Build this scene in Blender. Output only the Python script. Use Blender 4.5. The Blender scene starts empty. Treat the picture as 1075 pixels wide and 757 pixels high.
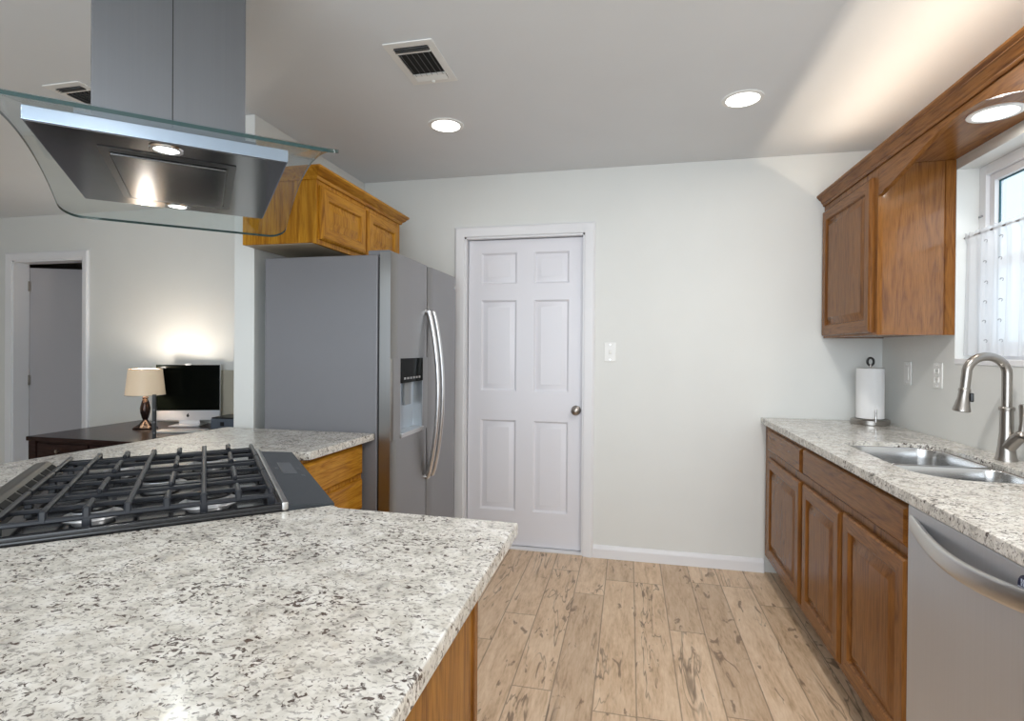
import bpy, bmesh, math, random
from mathutils import Vector, Matrix
from mathutils.geometry import tessellate_polygon
random.seed(7)
S = bpy.context.scene
C = S.collection
PI = math.pi

# ------------------------------------------------------------------ camera
CAM_LOC = (0.0, -3.4585, 1.3097)
YAW, PITCH, ROLL = -0.21859, -0.00499, 0.00738
F, PX, PY = 566.87, 534.78, 370.16
cam = bpy.data.cameras.new('camera')
cam.sensor_width = 36.0
cam.lens = F / 1075 * 36
cam.shift_x = (537.5 - PX) / 1075
cam.shift_y = (PY - 378.5) / 1075
cam.clip_start = 0.02
co = bpy.data.objects.new('camera', cam)
C.objects.link(co)
fw = Vector((math.sin(YAW) * math.cos(PITCH), math.cos(YAW) * math.cos(PITCH), math.sin(PITCH)))
rt = Vector((math.cos(YAW), -math.sin(YAW), 0))
up = rt.cross(fw)
r2 = math.cos(ROLL) * rt + math.sin(ROLL) * up
u2 = -math.sin(ROLL) * rt + math.cos(ROLL) * up
M = Matrix((r2, u2, -fw)).transposed().to_4x4()
M.translation = Vector(CAM_LOC)
co.matrix_world = M
S.camera = co

# ------------------------------------------------------------------ world, light, exposure
w = bpy.data.worlds.new('world')
S.world = w
w.use_nodes = True
bg = w.node_tree.nodes['Background']
bg.inputs[0].default_value = (0.80, 0.91, 1.0, 1)
bg.inputs[1].default_value = 1.35
S.view_settings.view_transform = 'Standard'
S.view_settings.look = 'None'
S.view_settings.exposure = 0.0
S.view_settings.gamma = 1.0
S.view_settings.use_curve_mapping = False


def area(name, loc, size, power, col, rot=(0, 0, 0), shape='DISK', size_y=None, spread=PI, parent=None):
    l = bpy.data.lights.new(name, 'AREA')
    l.shape = shape
    l.size = size
    if size_y:
        l.size_y = size_y
    l.energy = power
    l.color = col
    l.spread = spread
    o = bpy.data.objects.new(name, l)
    C.objects.link(o)
    o.location = loc
    o.rotation_euler = rot
    if parent:
        o.parent = parent
    return o


STRIP_W = 3.3
LAMP_W = 1.6
WARM = (1.0, 0.97, 0.93)
# daylight through the kitchen window
area('window_daylight', (1.75, -1.25, 1.75), 0.95, 1.2, (0.82, 0.92, 1.0), (0, PI / 2, 0), 'RECTANGLE', 0.85)
# added fill light behind the camera, lifts the surfaces facing it
area('rear_fill', (0.0, -6.2, 1.5), 4.4, 140, (0.83, 0.92, 1.0), (PI / 2, 0, 0), 'RECTANGLE', 2.3)


# ------------------------------------------------------------------ materials
def mat(name, col=(0.8, 0.8, 0.8), rough=0.5, metal=0.0, **kw):
    m = bpy.data.materials.new(name)
    m.use_nodes = True
    b = m.node_tree.nodes['Principled BSDF']
    b.inputs['Base Color'].default_value = (*col, 1)
    b.inputs['Roughness'].default_value = rough
    b.inputs['Metallic'].default_value = metal
    for k, v in kw.items():
        b.inputs[k.replace('_', ' ')].default_value = v
    return m


class NT:
    def __init__(s, m):
        s.t = m.node_tree
        s.b = s.t.nodes['Principled BSDF']

    def n(s, typ, **kw):
        o = s.t.nodes.new(typ)
        for k, v in kw.items():
            if k.startswith('i_'):
                key = k[2:]
                o.inputs[int(key) if key.isdigit() else key.replace('_', ' ')].default_value = v
            else:
                setattr(o, k, v)
        return o

    def l(s, a, b):
        s.t.links.new(a, b)

    def math(s, op, a, b=None, clamp=False):
        o = s.n('ShaderNodeMath', operation=op, use_clamp=clamp)
        for i, x in enumerate((a, b)):
            if x is None:
                continue
            if isinstance(x, (int, float)):
                o.inputs[i].default_value = x
            else:
                s.l(x, o.inputs[i])
        return o.outputs[0]

    def coord(s, scale=(1, 1, 1), loc=(0, 0, 0)):
        tc = s.n('ShaderNodeTexCoord')
        mp = s.n('ShaderNodeMapping')
        mp.inputs['Scale'].default_value = scale
        mp.inputs['Location'].default_value = loc
        s.l(tc.outputs['Object'], mp.inputs[0])
        return mp.outputs[0]

    def noise(s, vec, scale, detail=3, rough=0.5, dist=0.0):
        o = s.n('ShaderNodeTexNoise')
        o.inputs['Scale'].default_value = scale
        o.inputs['Detail'].default_value = detail
        o.inputs['Roughness'].default_value = rough
        o.inputs['Distortion'].default_value = dist
        if vec is not None:
            s.l(vec, o.inputs['Vector'])
        return o.outputs['Fac']

    def ramp(s, fac, stops, interp='LINEAR'):
        o = s.n('ShaderNodeValToRGB')
        e = o.color_ramp.elements
        o.color_ramp.interpolation = interp
        while len(e) < len(stops):
            e.new(0.5)
        for el, (p, c) in zip(e, stops):
            el.position = p
            el.color = (*c, 1) if len(c) == 3 else c
        s.l(fac, o.inputs[0])
        return o.outputs[0]

    def mix(s, fac, a, b, typ='MIX'):
        o = s.n('ShaderNodeMix', data_type='RGBA', blend_type=typ)
        for sock, x in ((o.inputs[0], fac), (o.inputs[6], a), (o.inputs[7], b)):
            if isinstance(x, (int, float)):
                sock.default_value = x
            elif isinstance(x, tuple):
                sock.default_value = (*x, 1)
            else:
                s.l(x, sock)
        return o.outputs[2]

    def bump(s, h, strength=0.2, dist=0.002):
        o = s.n('ShaderNodeBump')
        o.inputs['Strength'].default_value = strength
        o.inputs['Distance'].default_value = dist
        s.l(h, o.inputs['Height'])
        s.l(o.outputs[0], s.b.inputs['Normal'])


def paint(name, col, rough=0.6, bump=0.08):
    m = mat(name, col, rough)
    t = NT(m)
    v = t.coord()
    n = t.noise(v, 4, 4)
    t.l(t.mix(n, tuple(c * 0.97 for c in col), tuple(min(1, c * 1.02) for c in col)), t.b.inputs['Base Color'])
    t.bump(t.noise(v, 140, 2), bump, 0.002)
    return m


def wood(name, axis, dark, mid, light, rough=0.24):
    """oak: grain runs along axis"""
    m = mat(name, mid, rough, 0.0, Specular_IOR_Level=0.16)
    t = NT(m)
    sc = [1, 1, 1]
    for i in range(3):
        sc[i] = 0.055 if i == axis else 1.0
    v = t.coord(tuple(sc))
    v2 = t.coord(tuple(0.12 if i == axis else 1.0 for i in range(3)), (3.1, 1.7, 0.4))
    big = t.noise(v2, 9, 3, 0.5, 0.8)
    cath = t.math('FRACT', t.math('MULTIPLY', big, 9.0))
    cath = t.math('ABSOLUTE', t.math('SUBTRACT', cath, 0.5))
    fine = t.noise(v, 260, 3, 0.6)
    med = t.noise(v, 55, 3, 0.55, 0.3)
    g = t.math('ADD', t.math('MULTIPLY', cath, 0.55), t.math('MULTIPLY', med, 0.75))
    col = t.ramp(g, [(0.18, dark), (0.46, mid), (0.95, light)])
    pores = t.ramp(fine, [(0.34, (0.5, 0.46, 0.43)), (0.52, (1, 1, 1))])
    col = t.mix(0.6, col, pores, 'MULTIPLY')
    t.l(col, t.b.inputs['Base Color'])
    t.bump(fine, 0.06, 0.001)
    return m


def granite(name):
    m = mat(name, (0.7, 0.68, 0.63), 0.16)
    t = NT(m)
    v = t.coord((1, 1, 1))
    vs = t.coord((1.0, 1.35, 1.0), (2.2, 0.3, 1.1))
    base = t.ramp(t.noise(v, 22, 5, 0.65, 0.6), [(0.30, (0.40, 0.385, 0.36)), (0.42, (0.58, 0.555, 0.505)), (0.56, (0.73, 0.705, 0.655)), (0.72, (0.82, 0.81, 0.785))])
    grey = t.ramp(t.noise(vs, 100, 4, 0.6, 0.7), [(0.53, (0, 0, 0)), (0.60, (1, 1, 1))])
    col = t.mix(t.math('MULTIPLY', grey, 0.72), base, (0.25, 0.235, 0.22))
    beige = t.ramp(t.noise(t.coord((1, 1, 1), (7, 2, 5)), 30, 3, 0.6, 0.5), [(0.56, (0, 0, 0)), (0.70, (1, 1, 1))])
    col = t.mix(t.math('MULTIPLY', beige, 0.28), col, (0.55, 0.47, 0.37))
    clus = t.ramp(t.noise(v, 9, 2), [(0.36, (0.0, 0.0, 0.0)), (0.66, (1, 1, 1))])
    spk = t.noise(t.coord((1.0, 1.25, 1.0), (4.4, 9.3, 2.2)), 84, 3, 0.55, 0.9)
    spk2 = t.math('ADD', spk, t.math('MULTIPLY', t.math('SUBTRACT', clus, 0.5), 0.10))
    dark = t.ramp(spk2, [(0.590, (0, 0, 0)), (0.630, (1, 1, 1))])
    dcol = t.mix(t.noise(v, 60, 1), (0.02, 0.018, 0.018), (0.09, 0.05, 0.038))
    col = t.mix(t.math('MULTIPLY', dark, 0.9), col, dcol)
    t.l(col, t.b.inputs['Base Color'])
    return m


def brushed(name, col, rough, axis=2, var=0.06, metal=1.0):
    m = mat(name, col, rough, metal)
    t = NT(m)
    v = t.coord(tuple(1.5 if i == axis else 220 for i in range(3)))
    n = t.noise(v, 1.0, 3)
    t.l(t.mix(n, tuple(c * (1 - var) for c in col), tuple(min(1, c * (1 + var)) for c in col)), t.b.inputs['Base Color'])
    r = t.math('ADD', t.math('MULTIPLY', n, 0.10), rough - 0.05)
    t.l(r, t.b.inputs['Roughness'])
    return m


def floor_mat():
    m = mat('floor_laminate', (0.6, 0.45, 0.3), 0.42)
    t = NT(m)
    tc = t.n('ShaderNodeTexCoord')
    sp = t.n('ShaderNodeSeparateXYZ')
    t.l(tc.outputs['Object'], sp.inputs[0])
    PW, PL = 0.158, 1.15
    xs = t.math('DIVIDE', t.math('ADD', sp.outputs[0], 20.03), PW)
    row = t.math('FLOOR', xs)
    wn = t.n('ShaderNodeTexWhiteNoise', noise_dimensions='1D')
    t.l(row, wn.inputs['W'])
    ys = t.math('ADD', t.math('DIVIDE', t.math('ADD', sp.outputs[1], 20), PL), t.math('MULTIPLY', wn.outputs['Value'], 7.3))
    pid = t.math('ADD', t.math('MULTIPLY', row, 17.0), t.math('FLOOR', ys))
    wn2 = t.n('ShaderNodeTexWhiteNoise', noise_dimensions='1D')
    t.l(pid, wn2.inputs['W'])
    fx = t.math('FRACT', xs)
    fy = t.math('FRACT', ys)
    ex = t.math('MULTIPLY', t.math('MINIMUM', fx, t.math('SUBTRACT', 1.0, fx)), PW)
    ey = t.math('MULTIPLY', t.math('MINIMUM', fy, t.math('SUBTRACT', 1.0, fy)), PL)
    e = t.math('MINIMUM', ex, ey)
    seam = t.ramp(e, [(0.0, (1, 1, 1)), (0.0032, (0, 0, 0))])
    cb = t.n('ShaderNodeCombineXYZ')
    t.l(t.math('ADD', sp.outputs[0], t.math('MULTIPLY', wn2.outputs['Value'], 31.0)), cb.inputs[0])
    t.l(t.math('MULTIPLY', sp.outputs[1], 0.16), cb.inputs[1])
    t.l(t.math('MULTIPLY', wn2.outputs['Value'], 13.0), cb.inputs[2])
    v = cb.outputs[0]
    g1 = t.noise(v, 26, 4, 0.6, 0.6)
    g2 = t.noise(v, 120, 3, 0.6)
    g = t.math('ADD', t.math('MULTIPLY', g1, 0.65), t.math('MULTIPLY', g2, 0.35))
    base = t.ramp(g, [(0.30, (0.44, 0.295, 0.175)), (0.48, (0.68, 0.495, 0.335)), (0.68, (0.82, 0.645, 0.475))])
    tint = t.ramp(wn2.outputs['Value'], [(0.0, (0.82, 0.80, 0.78)), (0.5, (0.97, 0.95, 0.92)), (1.0, (1.0, 1.0, 1.0))])
    col = t.mix(1.0, base, tint, 'MULTIPLY')
    cb2 = t.n('ShaderNodeCombineXYZ')
    t.l(t.math('ADD', sp.outputs[0], t.math('MULTIPLY', wn2.outputs['Value'], 57.0)), cb2.inputs[0])
    t.l(t.math('MULTIPLY', sp.outputs[1], 0.28), cb2.inputs[1])
    t.l(t.math('MULTIPLY', wn2.outputs['Value'], 5.0), cb2.inputs[2])
    k = t.noise(cb2.outputs[0], 17, 3, 0.55, 1.4)
    knot = t.ramp(k, [(0.62, (0, 0, 0)), (0.68, (1, 1, 1))])
    cb3 = t.n('ShaderNodeCombineXYZ')
    t.l(t.math('ADD', sp.outputs[0], t.math('MULTIPLY', wn2.outputs['Value'], 23.0)), cb3.inputs[0])
    t.l(t.math('MULTIPLY', sp.outputs[1], 0.13), cb3.inputs[1])
    t.l(t.math('MULTIPLY', wn2.outputs['Value'], 9.0), cb3.inputs[2])
    k2 = t.noise(cb3.outputs[0], 13, 3, 0.55, 0.8)
    line = t.math('ABSOLUTE', t.math('SUBTRACT', k2, 0.47))
    crack = t.ramp(line, [(0.0, (1, 1, 1)), (0.022, (0, 0, 0))])
    gate = t.ramp(t.noise(cb3.outputs[0], 5, 1), [(0.50, (0, 0, 0)), (0.60, (1, 1, 1))])
    crack = t.math('MULTIPLY', crack, gate)
    col = t.mix(t.math('MULTIPLY', knot, 0.75), col, (0.17, 0.105, 0.065))
    col = t.mix(t.math('MULTIPLY', crack, 0.8), col, (0.13, 0.085, 0.055))
    col = t.mix(t.math('MULTIPLY', seam, 0.75), col, (0.13, 0.09, 0.06))
    t.l(col, t.b.inputs['Base Color'])
    t.bump(t.math('SUBTRACT', g2, seam), 0.12, 0.002)
    return m


def glass_mat(name, tint, gloss=0.10, rough=0.0):
    m = bpy.data.materials.new(name)
    m.use_nodes = True
    nt = m.node_tree
    nt.nodes.clear()
    o = nt.nodes.new('ShaderNodeOutputMaterial')
    mx = nt.nodes.new('ShaderNodeMixShader')
    tr = nt.nodes.new('ShaderNodeBsdfTransparent')
    gl = nt.nodes.new('ShaderNodeBsdfGlossy')
    fr = nt.nodes.new('ShaderNodeLayerWeight')
    pw = nt.nodes.new('ShaderNodeMath')
    pw.operation = 'POWER'
    pw.inputs[1].default_value = 3.5
    ad = nt.nodes.new('ShaderNodeMath')
    ad.operation = 'MULTIPLY_ADD'
    ad.inputs[1].default_value = 0.55
    ad.inputs[2].default_value = gloss * 0.3
    ad.use_clamp = True
    fr.inputs[0].default_value = 0.5
    tr.inputs[0].default_value = (*tint, 1)
    gl.inputs[0].default_value = (0.95, 0.98, 1.0, 1)
    gl.inputs[1].default_value = rough
    nt.links.new(fr.outputs['Facing'], pw.inputs[0])
    nt.links.new(pw.outputs[0], ad.inputs[0])
    nt.links.new(ad.outputs[0], mx.inputs[0])
    nt.links.new(tr.outputs[0], mx.inputs[1])
    nt.links.new(gl.outputs[0], mx.inputs[2])
    nt.links.new(mx.outputs[0], o.inputs[0])
    return m


def emit(name, col, strength):
    m = mat(name, col, 0.5)
    b = m.node_tree.nodes['Principled BSDF']
    b.inputs['Emission Color'].default_value = (*col, 1)
    b.inputs['Emission Strength'].default_value = strength
    return m


def cloth_sheer(name):
    m = bpy.data.materials.new(name)
    m.use_nodes = True
    nt = m.node_tree
    nt.nodes.clear()
    o = nt.nodes.new('ShaderNodeOutputMaterial')
    d = nt.nodes.new('ShaderNodeBsdfDiffuse')
    tl = nt.nodes.new('ShaderNodeBsdfTranslucent')
    tr = nt.nodes.new('ShaderNodeBsdfTransparent')
    d.inputs[0].default_value = (0.92, 0.93, 0.95, 1)
    tl.inputs[0].default_value = (0.92, 0.94, 0.97, 1)
    m1 = nt.nodes.new('ShaderNodeMixShader')
    m1.inputs[0].default_value = 0.5
    m2 = nt.nodes.new('ShaderNodeMixShader')
    m2.inputs[0].default_value = 0.30
    nt.links.new(d.outputs[0], m1.inputs[1])
    nt.links.new(tl.outputs[0], m1.inputs[2])
    nt.links.new(m1.outputs[0], m2.inputs[1])
    nt.links.new(tr.outputs[0], m2.inputs[2])
    nt.links.new(m2.outputs[0], o.inputs[0])
    return m


WALL = paint('wall_paint', (0.76, 0.768, 0.745))
CEIL = paint('ceiling_paint', (0.75, 0.775, 0.80), 0.7)
TRIM = mat('white_trim_paint', (0.82, 0.82, 0.84), 0.35)
DOORP = mat('white_door_paint', (0.78, 0.775, 0.82), 0.38)
GREYDOOR = mat('grey_door_paint', (0.42, 0.41, 0.43), 0.5)
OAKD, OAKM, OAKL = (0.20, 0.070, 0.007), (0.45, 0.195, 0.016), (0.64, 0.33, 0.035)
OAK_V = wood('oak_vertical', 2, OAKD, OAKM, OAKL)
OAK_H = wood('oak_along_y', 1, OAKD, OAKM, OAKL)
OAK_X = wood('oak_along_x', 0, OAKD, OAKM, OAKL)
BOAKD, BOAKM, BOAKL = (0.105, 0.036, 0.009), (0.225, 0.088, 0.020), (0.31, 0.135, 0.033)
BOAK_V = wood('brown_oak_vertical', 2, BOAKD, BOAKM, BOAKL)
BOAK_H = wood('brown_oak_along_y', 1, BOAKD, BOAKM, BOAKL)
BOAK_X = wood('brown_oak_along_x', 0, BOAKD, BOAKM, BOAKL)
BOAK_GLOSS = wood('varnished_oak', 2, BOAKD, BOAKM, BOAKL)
_b = BOAK_GLOSS.node_tree.nodes['Principled BSDF']
_b.inputs['Coat Weight'].default_value = 1.0
_b.inputs['Coat Roughness'].default_value = 0.10
_b.inputs['Coat IOR'].default_value = 1.6
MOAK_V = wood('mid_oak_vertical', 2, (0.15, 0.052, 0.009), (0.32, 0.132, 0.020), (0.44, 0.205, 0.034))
GRAN = granite('speckled_granite')
FLOORM = floor_mat()
STEEL = brushed('brushed_steel', (0.60, 0.60, 0.61), 0.30, 2)
STEEL_H = brushed('brushed_steel_along_y', (0.62, 0.61, 0.60), 0.30, 1)
DOORSTEEL = brushed('fridge_steel', (0.33, 0.325, 0.32), 0.32, 2)
HOODSTEEL = brushed('hood_steel', (0.17, 0.175, 0.185), 0.42, 2)
HOODDARK = brushed('hood_underside_steel', (0.15, 0.145, 0.145), 0.16, 1)
RIMSTEEL = brushed('hood_rim_steel', (0.40, 0.46, 0.56), 0.25, 1)
CHROME = mat('chrome', (0.75, 0.75, 0.76), 0.12, 1.0)
NICKEL = mat('brushed_nickel', (0.36, 0.335, 0.31), 0.28, 1.0)
DWSTEEL = brushed('dishwasher_steel', (0.52, 0.53, 0.56), 0.36, 2, 0.06, 0.65)
SINKST = mat('sink_steel', (0.62, 0.62, 0.62), 0.24, 1.0)
GREYSIDE = mat('grey_enamel', (0.20, 0.20, 0.215), 0.38)
BLACK = mat('black_plastic', (0.012, 0.012, 0.013), 0.3)
SCREEN = mat('screen_black', (0.003, 0.004, 0.003), 0.12, 0.0, Specular_IOR_Level=0.04)
BLACKG = mat('black_gloss', (0.006, 0.006, 0.007), 0.06)
IRON = mat('cast_iron', (0.022, 0.024, 0.030), 0.30)
ENAMEL = mat('dark_enamel', (0.012, 0.012, 0.014), 0.10)
SLATE = mat('slate_glass', (0.030, 0.036, 0.042), 0.10)
SLATE2 = mat('slate_display', (0.10, 0.11, 0.125), 0.2)
WHITEP = mat('white_plastic', (0.82, 0.82, 0.80), 0.35)
PAPER = mat('paper_towel_white', (0.88, 0.88, 0.88), 0.9)
DARKWOOD = wood('espresso_wood', 0, (0.012, 0.006, 0.005), (0.026, 0.013, 0.011), (0.045, 0.024, 0.02), 0.22)
ALU = mat('aluminium', (0.72, 0.73, 0.75), 0.35, 0.6)
SHADE = emit('lamp_shade_linen', (0.72, 0.58, 0.42), 0.32)
DIFF = emit('lamp_diffuser', (1.0, 0.97, 0.92), 6.0)
DIFFC = emit('hood_bulb', (0.95, 1.0, 0.97), 5.0)
LEDS = emit('led_tape', (1.0, 0.72, 0.42), 3.0)
GLASS = glass_mat('hood_glass', (0.93, 0.965, 0.97))
GLASSEDGE = mat('hood_glass_edge', (0.02, 0.05, 0.05), 0.1)
PANE = glass_mat('window_glass', (0.96, 0.98, 0.99))
SHEER = cloth_sheer('sheer_cotton')
STITCH = mat('grey_stitching', (0.35, 0.36, 0.38), 0.9)
BLUEDECAL = mat('navy_sticker', (0.012, 0.015, 0.06), 0.3)
TEAL = mat('teal_reflection', (0.03, 0.12, 0.15), 0.5)  # colour of the painted reflection strips in the window
DARKV = mat('vent_dark', (0.02, 0.02, 0.02), 0.8)
VENTGREY = mat('vent_grey_slat', (0.16, 0.16, 0.16), 0.6)
DRIVER = mat('driver_grey', (0.12, 0.12, 0.13), 0.4)
BEIGE = mat('beige_board', (0.45, 0.42, 0.34), 0.8)
GREYBLUE = mat('grey_blue_plastic', (0.10, 0.12, 0.15), 0.5)
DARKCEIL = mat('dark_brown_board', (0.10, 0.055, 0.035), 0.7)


# ------------------------------------------------------------------ mesh helpers
def T(*a):
    return Matrix.Translation(a)


class MB:
    def __init__(s):
        s.bm = bmesh.new()

    def _merge(s, b, mi=0, M=None):
        if M is not None:
            b.transform(M)
        if mi:
            for f in b.faces:
                f.material_index = mi
        me = bpy.data.meshes.new('t')
        b.to_mesh(me)
        b.free()
        s.bm.from_mesh(me)
        bpy.data.meshes.remove(me)

    def box(s, x0, x1, y0, y1, z0, z1, bev=0.0, seg=2, mi=0, M=None):
        b = bmesh.new()
        bmesh.ops.create_cube(b, size=1)
        b.transform(T((x0 + x1) / 2, (y0 + y1) / 2, (z0 + z1) / 2) @ Matrix.Diagonal((abs(x1 - x0), abs(y1 - y0), abs(z1 - z0), 1)))
        if bev:
            bmesh.ops.bevel(b, geom=b.edges[:], offset=bev, segments=seg, affect='EDGES', profile=0.5)
        s._merge(b, mi, M)
        return s

    def lathe(s, prof, n=32, mi=0, M=None, cap=True):
        b = bmesh.new()
        rings = []
        for r, z in prof:
            rings.append([b.verts.new((r * math.cos(2 * PI * i / n), r * math.sin(2 * PI * i / n), z)) for i in range(n)])
        for a, c in zip(rings, rings[1:]):
            for i in range(n):
                j = (i + 1) % n
                b.faces.new((a[i], a[j], c[j], c[i]))
        if cap:
            b.faces.new(rings[0][::-1])
            b.faces.new(rings[-1])
        bmesh.ops.recalc_face_normals(b, faces=b.faces[:])
        s._merge(b, mi, M)
        return s

    def tube(s, pts, r, n=12, mi=0, M=None, sy=1.0):
        """swept round tube; r may be a list"""
        b = bmesh.new()
        pts = [Vector(p) for p in pts]
        rs = r if isinstance(r, (list, tuple)) else [r] * len(pts)
        rings = []
        prev = None
        for i, p in enumerate(pts):
            t = (pts[min(i + 1, len(pts) - 1)] - pts[max(i - 1, 0)]).normalized()
            if prev is None:
                a = Vector((0, 0, 1)) if abs(t.z) < 0.9 else Vector((1, 0, 0))
                nrm = t.cross(a).normalized()
            else:
                nrm = (prev - t * prev.dot(t)).normalized()
            prev = nrm
            bn = t.cross(nrm)
            rings.append([b.verts.new(p + rs[i] * (math.cos(2 * PI * k / n) * nrm + sy * math.sin(2 * PI * k / n) * bn)) for k in range(n)])
        for a, c in zip(rings, rings[1:]):
            for i in range(n):
                j = (i + 1) % n
                b.faces.new((a[i], a[j], c[j], c[i]))
        b.faces.new(rings[0][::-1])
        b.faces.new(rings[-1])
        bmesh.ops.recalc_face_normals(b, faces=b.faces[:])
        s._merge(b, mi, M)
        return s

    def bar(s, p, q, wd, ht, bev=0.0, mi=0, M=None):
        """rectangular bar from p to q, wd horizontal, ht vertical"""
        p, q = Vector(p), Vector(q)
        d = q - p
        L = d.length
        x = d.normalized()
        up = Vector((0, 0, 1)) if abs(x.z) < 0.95 else Vector((0, 1, 0))
        y = up.cross(x).normalized()
        z = x.cross(y)
        R = Matrix((x, y, z)).transposed().to_4x4()
        R.translation = (p + q) / 2
        if M is not None:
            R = M @ R
        return s.box(-L / 2, L / 2, -wd / 2, wd / 2, -ht / 2, ht / 2, bev, 1, mi, R)

    def prism(s, poly, z0, z1, bev=0.0, mi=0, M=None, holes=()):
        """polygon (list of xy) with holes, extruded z0..z1"""
        b = bmesh.new()
        loops = [[Vector((x, y, 0)) for x, y in lp] for lp in [poly] + list(holes)]
        tris = tessellate_polygon(loops)
        flat = [v for lp in loops for v in lp]
        top = [b.verts.new((v.x, v.y, z1)) for v in flat]
        bot = [b.verts.new((v.x, v.y, z0)) for v in flat]
        for t in tris:
            try:
                b.faces.new([top[i] for i in t])
                b.faces.new([bot[i] for i in t][::-1])
            except ValueError:
                pass
        k = 0
        for lp in loops:
            n = len(lp)
            for i in range(n):
                j = (i + 1) % n
                b.faces.new((bot[k + i], bot[k + j], top[k + j], top[k + i]))
            k += n
        bmesh.ops.recalc_face_normals(b, faces=b.faces[:])
        if bev:
            bmesh.ops.dissolve_limit(b, angle_limit=0.001, verts=b.verts[:], edges=b.edges[:])
            ed = [e for e in b.edges if len(e.link_faces) == 2 and e.calc_face_angle(0) > 0.9 and abs((e.verts[0].co - e.verts[1].co).z) < 1e-5]
            bmesh.ops.bevel(b, geom=ed, offset=bev, segments=2, affect='EDGES', profile=0.5)
        s._merge(b, mi, M)
        return s

    def sweep(s, prof, p, q, mi=0, M=None, xdir=None):
        """extrude a 2-D profile (a,b) from p to q; a along xdir, b along z"""
        b = bmesh.new()
        xd = Vector(xdir)
        A = [b.verts.new(Vector(p) + xd * a + Vector((0, 0, c))) for a, c in prof]
        B = [b.verts.new(Vector(q) + xd * a + Vector((0, 0, c))) for a, c in prof]
        n = len(prof)
        for i in range(n):
            j = (i + 1) % n
            b.faces.new((A[i], A[j], B[j], B[i]))
        b.faces.new(A[::-1])
        b.faces.new(B)
        bmesh.ops.recalc_face_normals(b, faces=b.faces[:])
        s._merge(b, mi, M)
        return s

    def ringed(s, x0, x1, z0, z1, thick, rings, M=None, hmat=None, back=True):
        """panel in local X (width) Z (height), front towards -Y. rings: (inset, height above base front)."""
        b = bmesh.new()
        prev = None
        allr = [(0, None)] + list(rings)
        first = None
        for ins, h in allr:
            y = thick if h is None else -h
            v = [b.verts.new(c) for c in ((x0 + ins, y, z0 + ins), (x1 - ins, y, z0 + ins), (x1 - ins, y, z1 - ins), (x0 + ins, y, z1 - ins))]
            if prev:
                for i in range(4):
                    j = (i + 1) % 4
                    f = b.faces.new((prev[i], prev[j], v[j], v[i]))
                    if hmat is not None and i in (0, 2) and hmat[0] <= ins <= hmat[1]:
                        f.material_index = 1
            else:
                first = v
            prev = v
        b.faces.new(prev)
        if back:
            b.faces.new(first[::-1])
        bmesh.ops.recalc_face_normals(b, faces=b.faces[:])
        me = bpy.data.meshes.new('t')
        if M is not None:
            b.transform(M)
        b.to_mesh(me)
        b.free()
        s.bm.from_mesh(me)
        bpy.data.meshes.remove(me)
        return s

    def build(s, name, mats, parent=None, smooth=35, loc=None):
        me = bpy.data.meshes.new(name)
        s.bm.to_mesh(me)
        s.bm.free()
        for m in (mats if isinstance(mats, (list, tuple)) else [mats]):
            me.materials.append(m)
        if smooth:
            for p in me.polygons:
                p.use_smooth = True
            me.set_sharp_from_angle(angle=math.radians(smooth))
        o = bpy.data.objects.new(name, me)
        C.objects.link(o)
        if smooth:
            wn = o.modifiers.new('weighted_normals', 'WEIGHTED_NORMAL')
            wn.keep_sharp = True
            wn.weight = 100
        if parent:
            o.parent = parent
        if loc:
            o.location = loc
        return o


def tag(o, label, cat, group=None, kind=None):
    o['label'] = label
    o['category'] = cat
    if group:
        o['group'] = group
    if kind:
        o['kind'] = kind
    return o


def thing(name, label, cat, loc=(0, 0, 0), rz=0.0, group=None):
    o = bpy.data.objects.new(name, None)
    o.empty_display_size = 0.1
    C.objects.link(o)
    o.location = loc
    o.rotation_euler = (0, 0, rz)
    return tag(o, label, cat, group)


def struct(name, mb, mats, smooth=35):
    o = mb.build(name, mats, None, smooth)
    o['kind'] = 'structure'
    return o


def copy_tree(o, parent=None):
    c = o.copy()
    C.objects.link(c)
    c.parent = parent
    for ch in list(o.children):
        copy_tree(ch, c)
    return c


def rrect(x0, x1, y0, y1, r, n=6):
    rs = r if isinstance(r, (list, tuple)) else [r] * 4   # (x1y1, x0y1, x0y0, x1y0)
    out = []
    for k, (cx, cy, sx, sy) in enumerate(((x1, y1, -1, -1), (x0, y1, 1, -1), (x0, y0, 1, 1), (x1, y0, -1, 1))):
        q = rs[k]
        for i in range(n + 1):
            a = k * PI / 2 + i * PI / 2 / n
            out.append((cx + sx * q + q * math.cos(a), cy + sy * q + q * math.sin(a)))
    return out


# ------------------------------------------------------------------ setting
H = 2.4625
XR = 1.405
# floor
struct('floor', MB().box(-7.0, XR + 0.15, -6.6, 2.2, -0.06, 0.0), FLOORM, 0)
# ceiling
struct('ceiling', MB().box(-7.0, XR + 0.15, -5.4, 0.46, H, H + 0.08), CEIL, 0)
# back wall with door opening
DX0, DX1, DZ = -1.079, -0.281, 2.058
b = MB()
b.box(-1.92, DX0, 0, 0.12, 0, H).box(DX1, XR, 0, 0.12, 0, H).box(DX0, DX1, 0, 0.12, DZ, H)
struct('wall_back', b, WALL, 0)
# right wall with window opening
WY0, WY1, WZ0, WZ1 = -1.62, -0.70, 1.28, 2.12
b = MB()
b.box(XR, XR + 0.15, WY1, 0.12, 0, H).box(XR, XR + 0.15, -6.6, WY0, 0, H)
b.box(XR, XR + 0.15, WY0, WY1, 0, WZ0).box(XR, XR + 0.15, WY0, WY1, WZ1, H)
struct('wall_right', b, WALL, 0)
# short wall stub behind the refrigerator
struct('wall_left', MB().box(-1.925, -1.81, -1.13, 0.0, 0, H, 0.004), WALL, 30)
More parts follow.
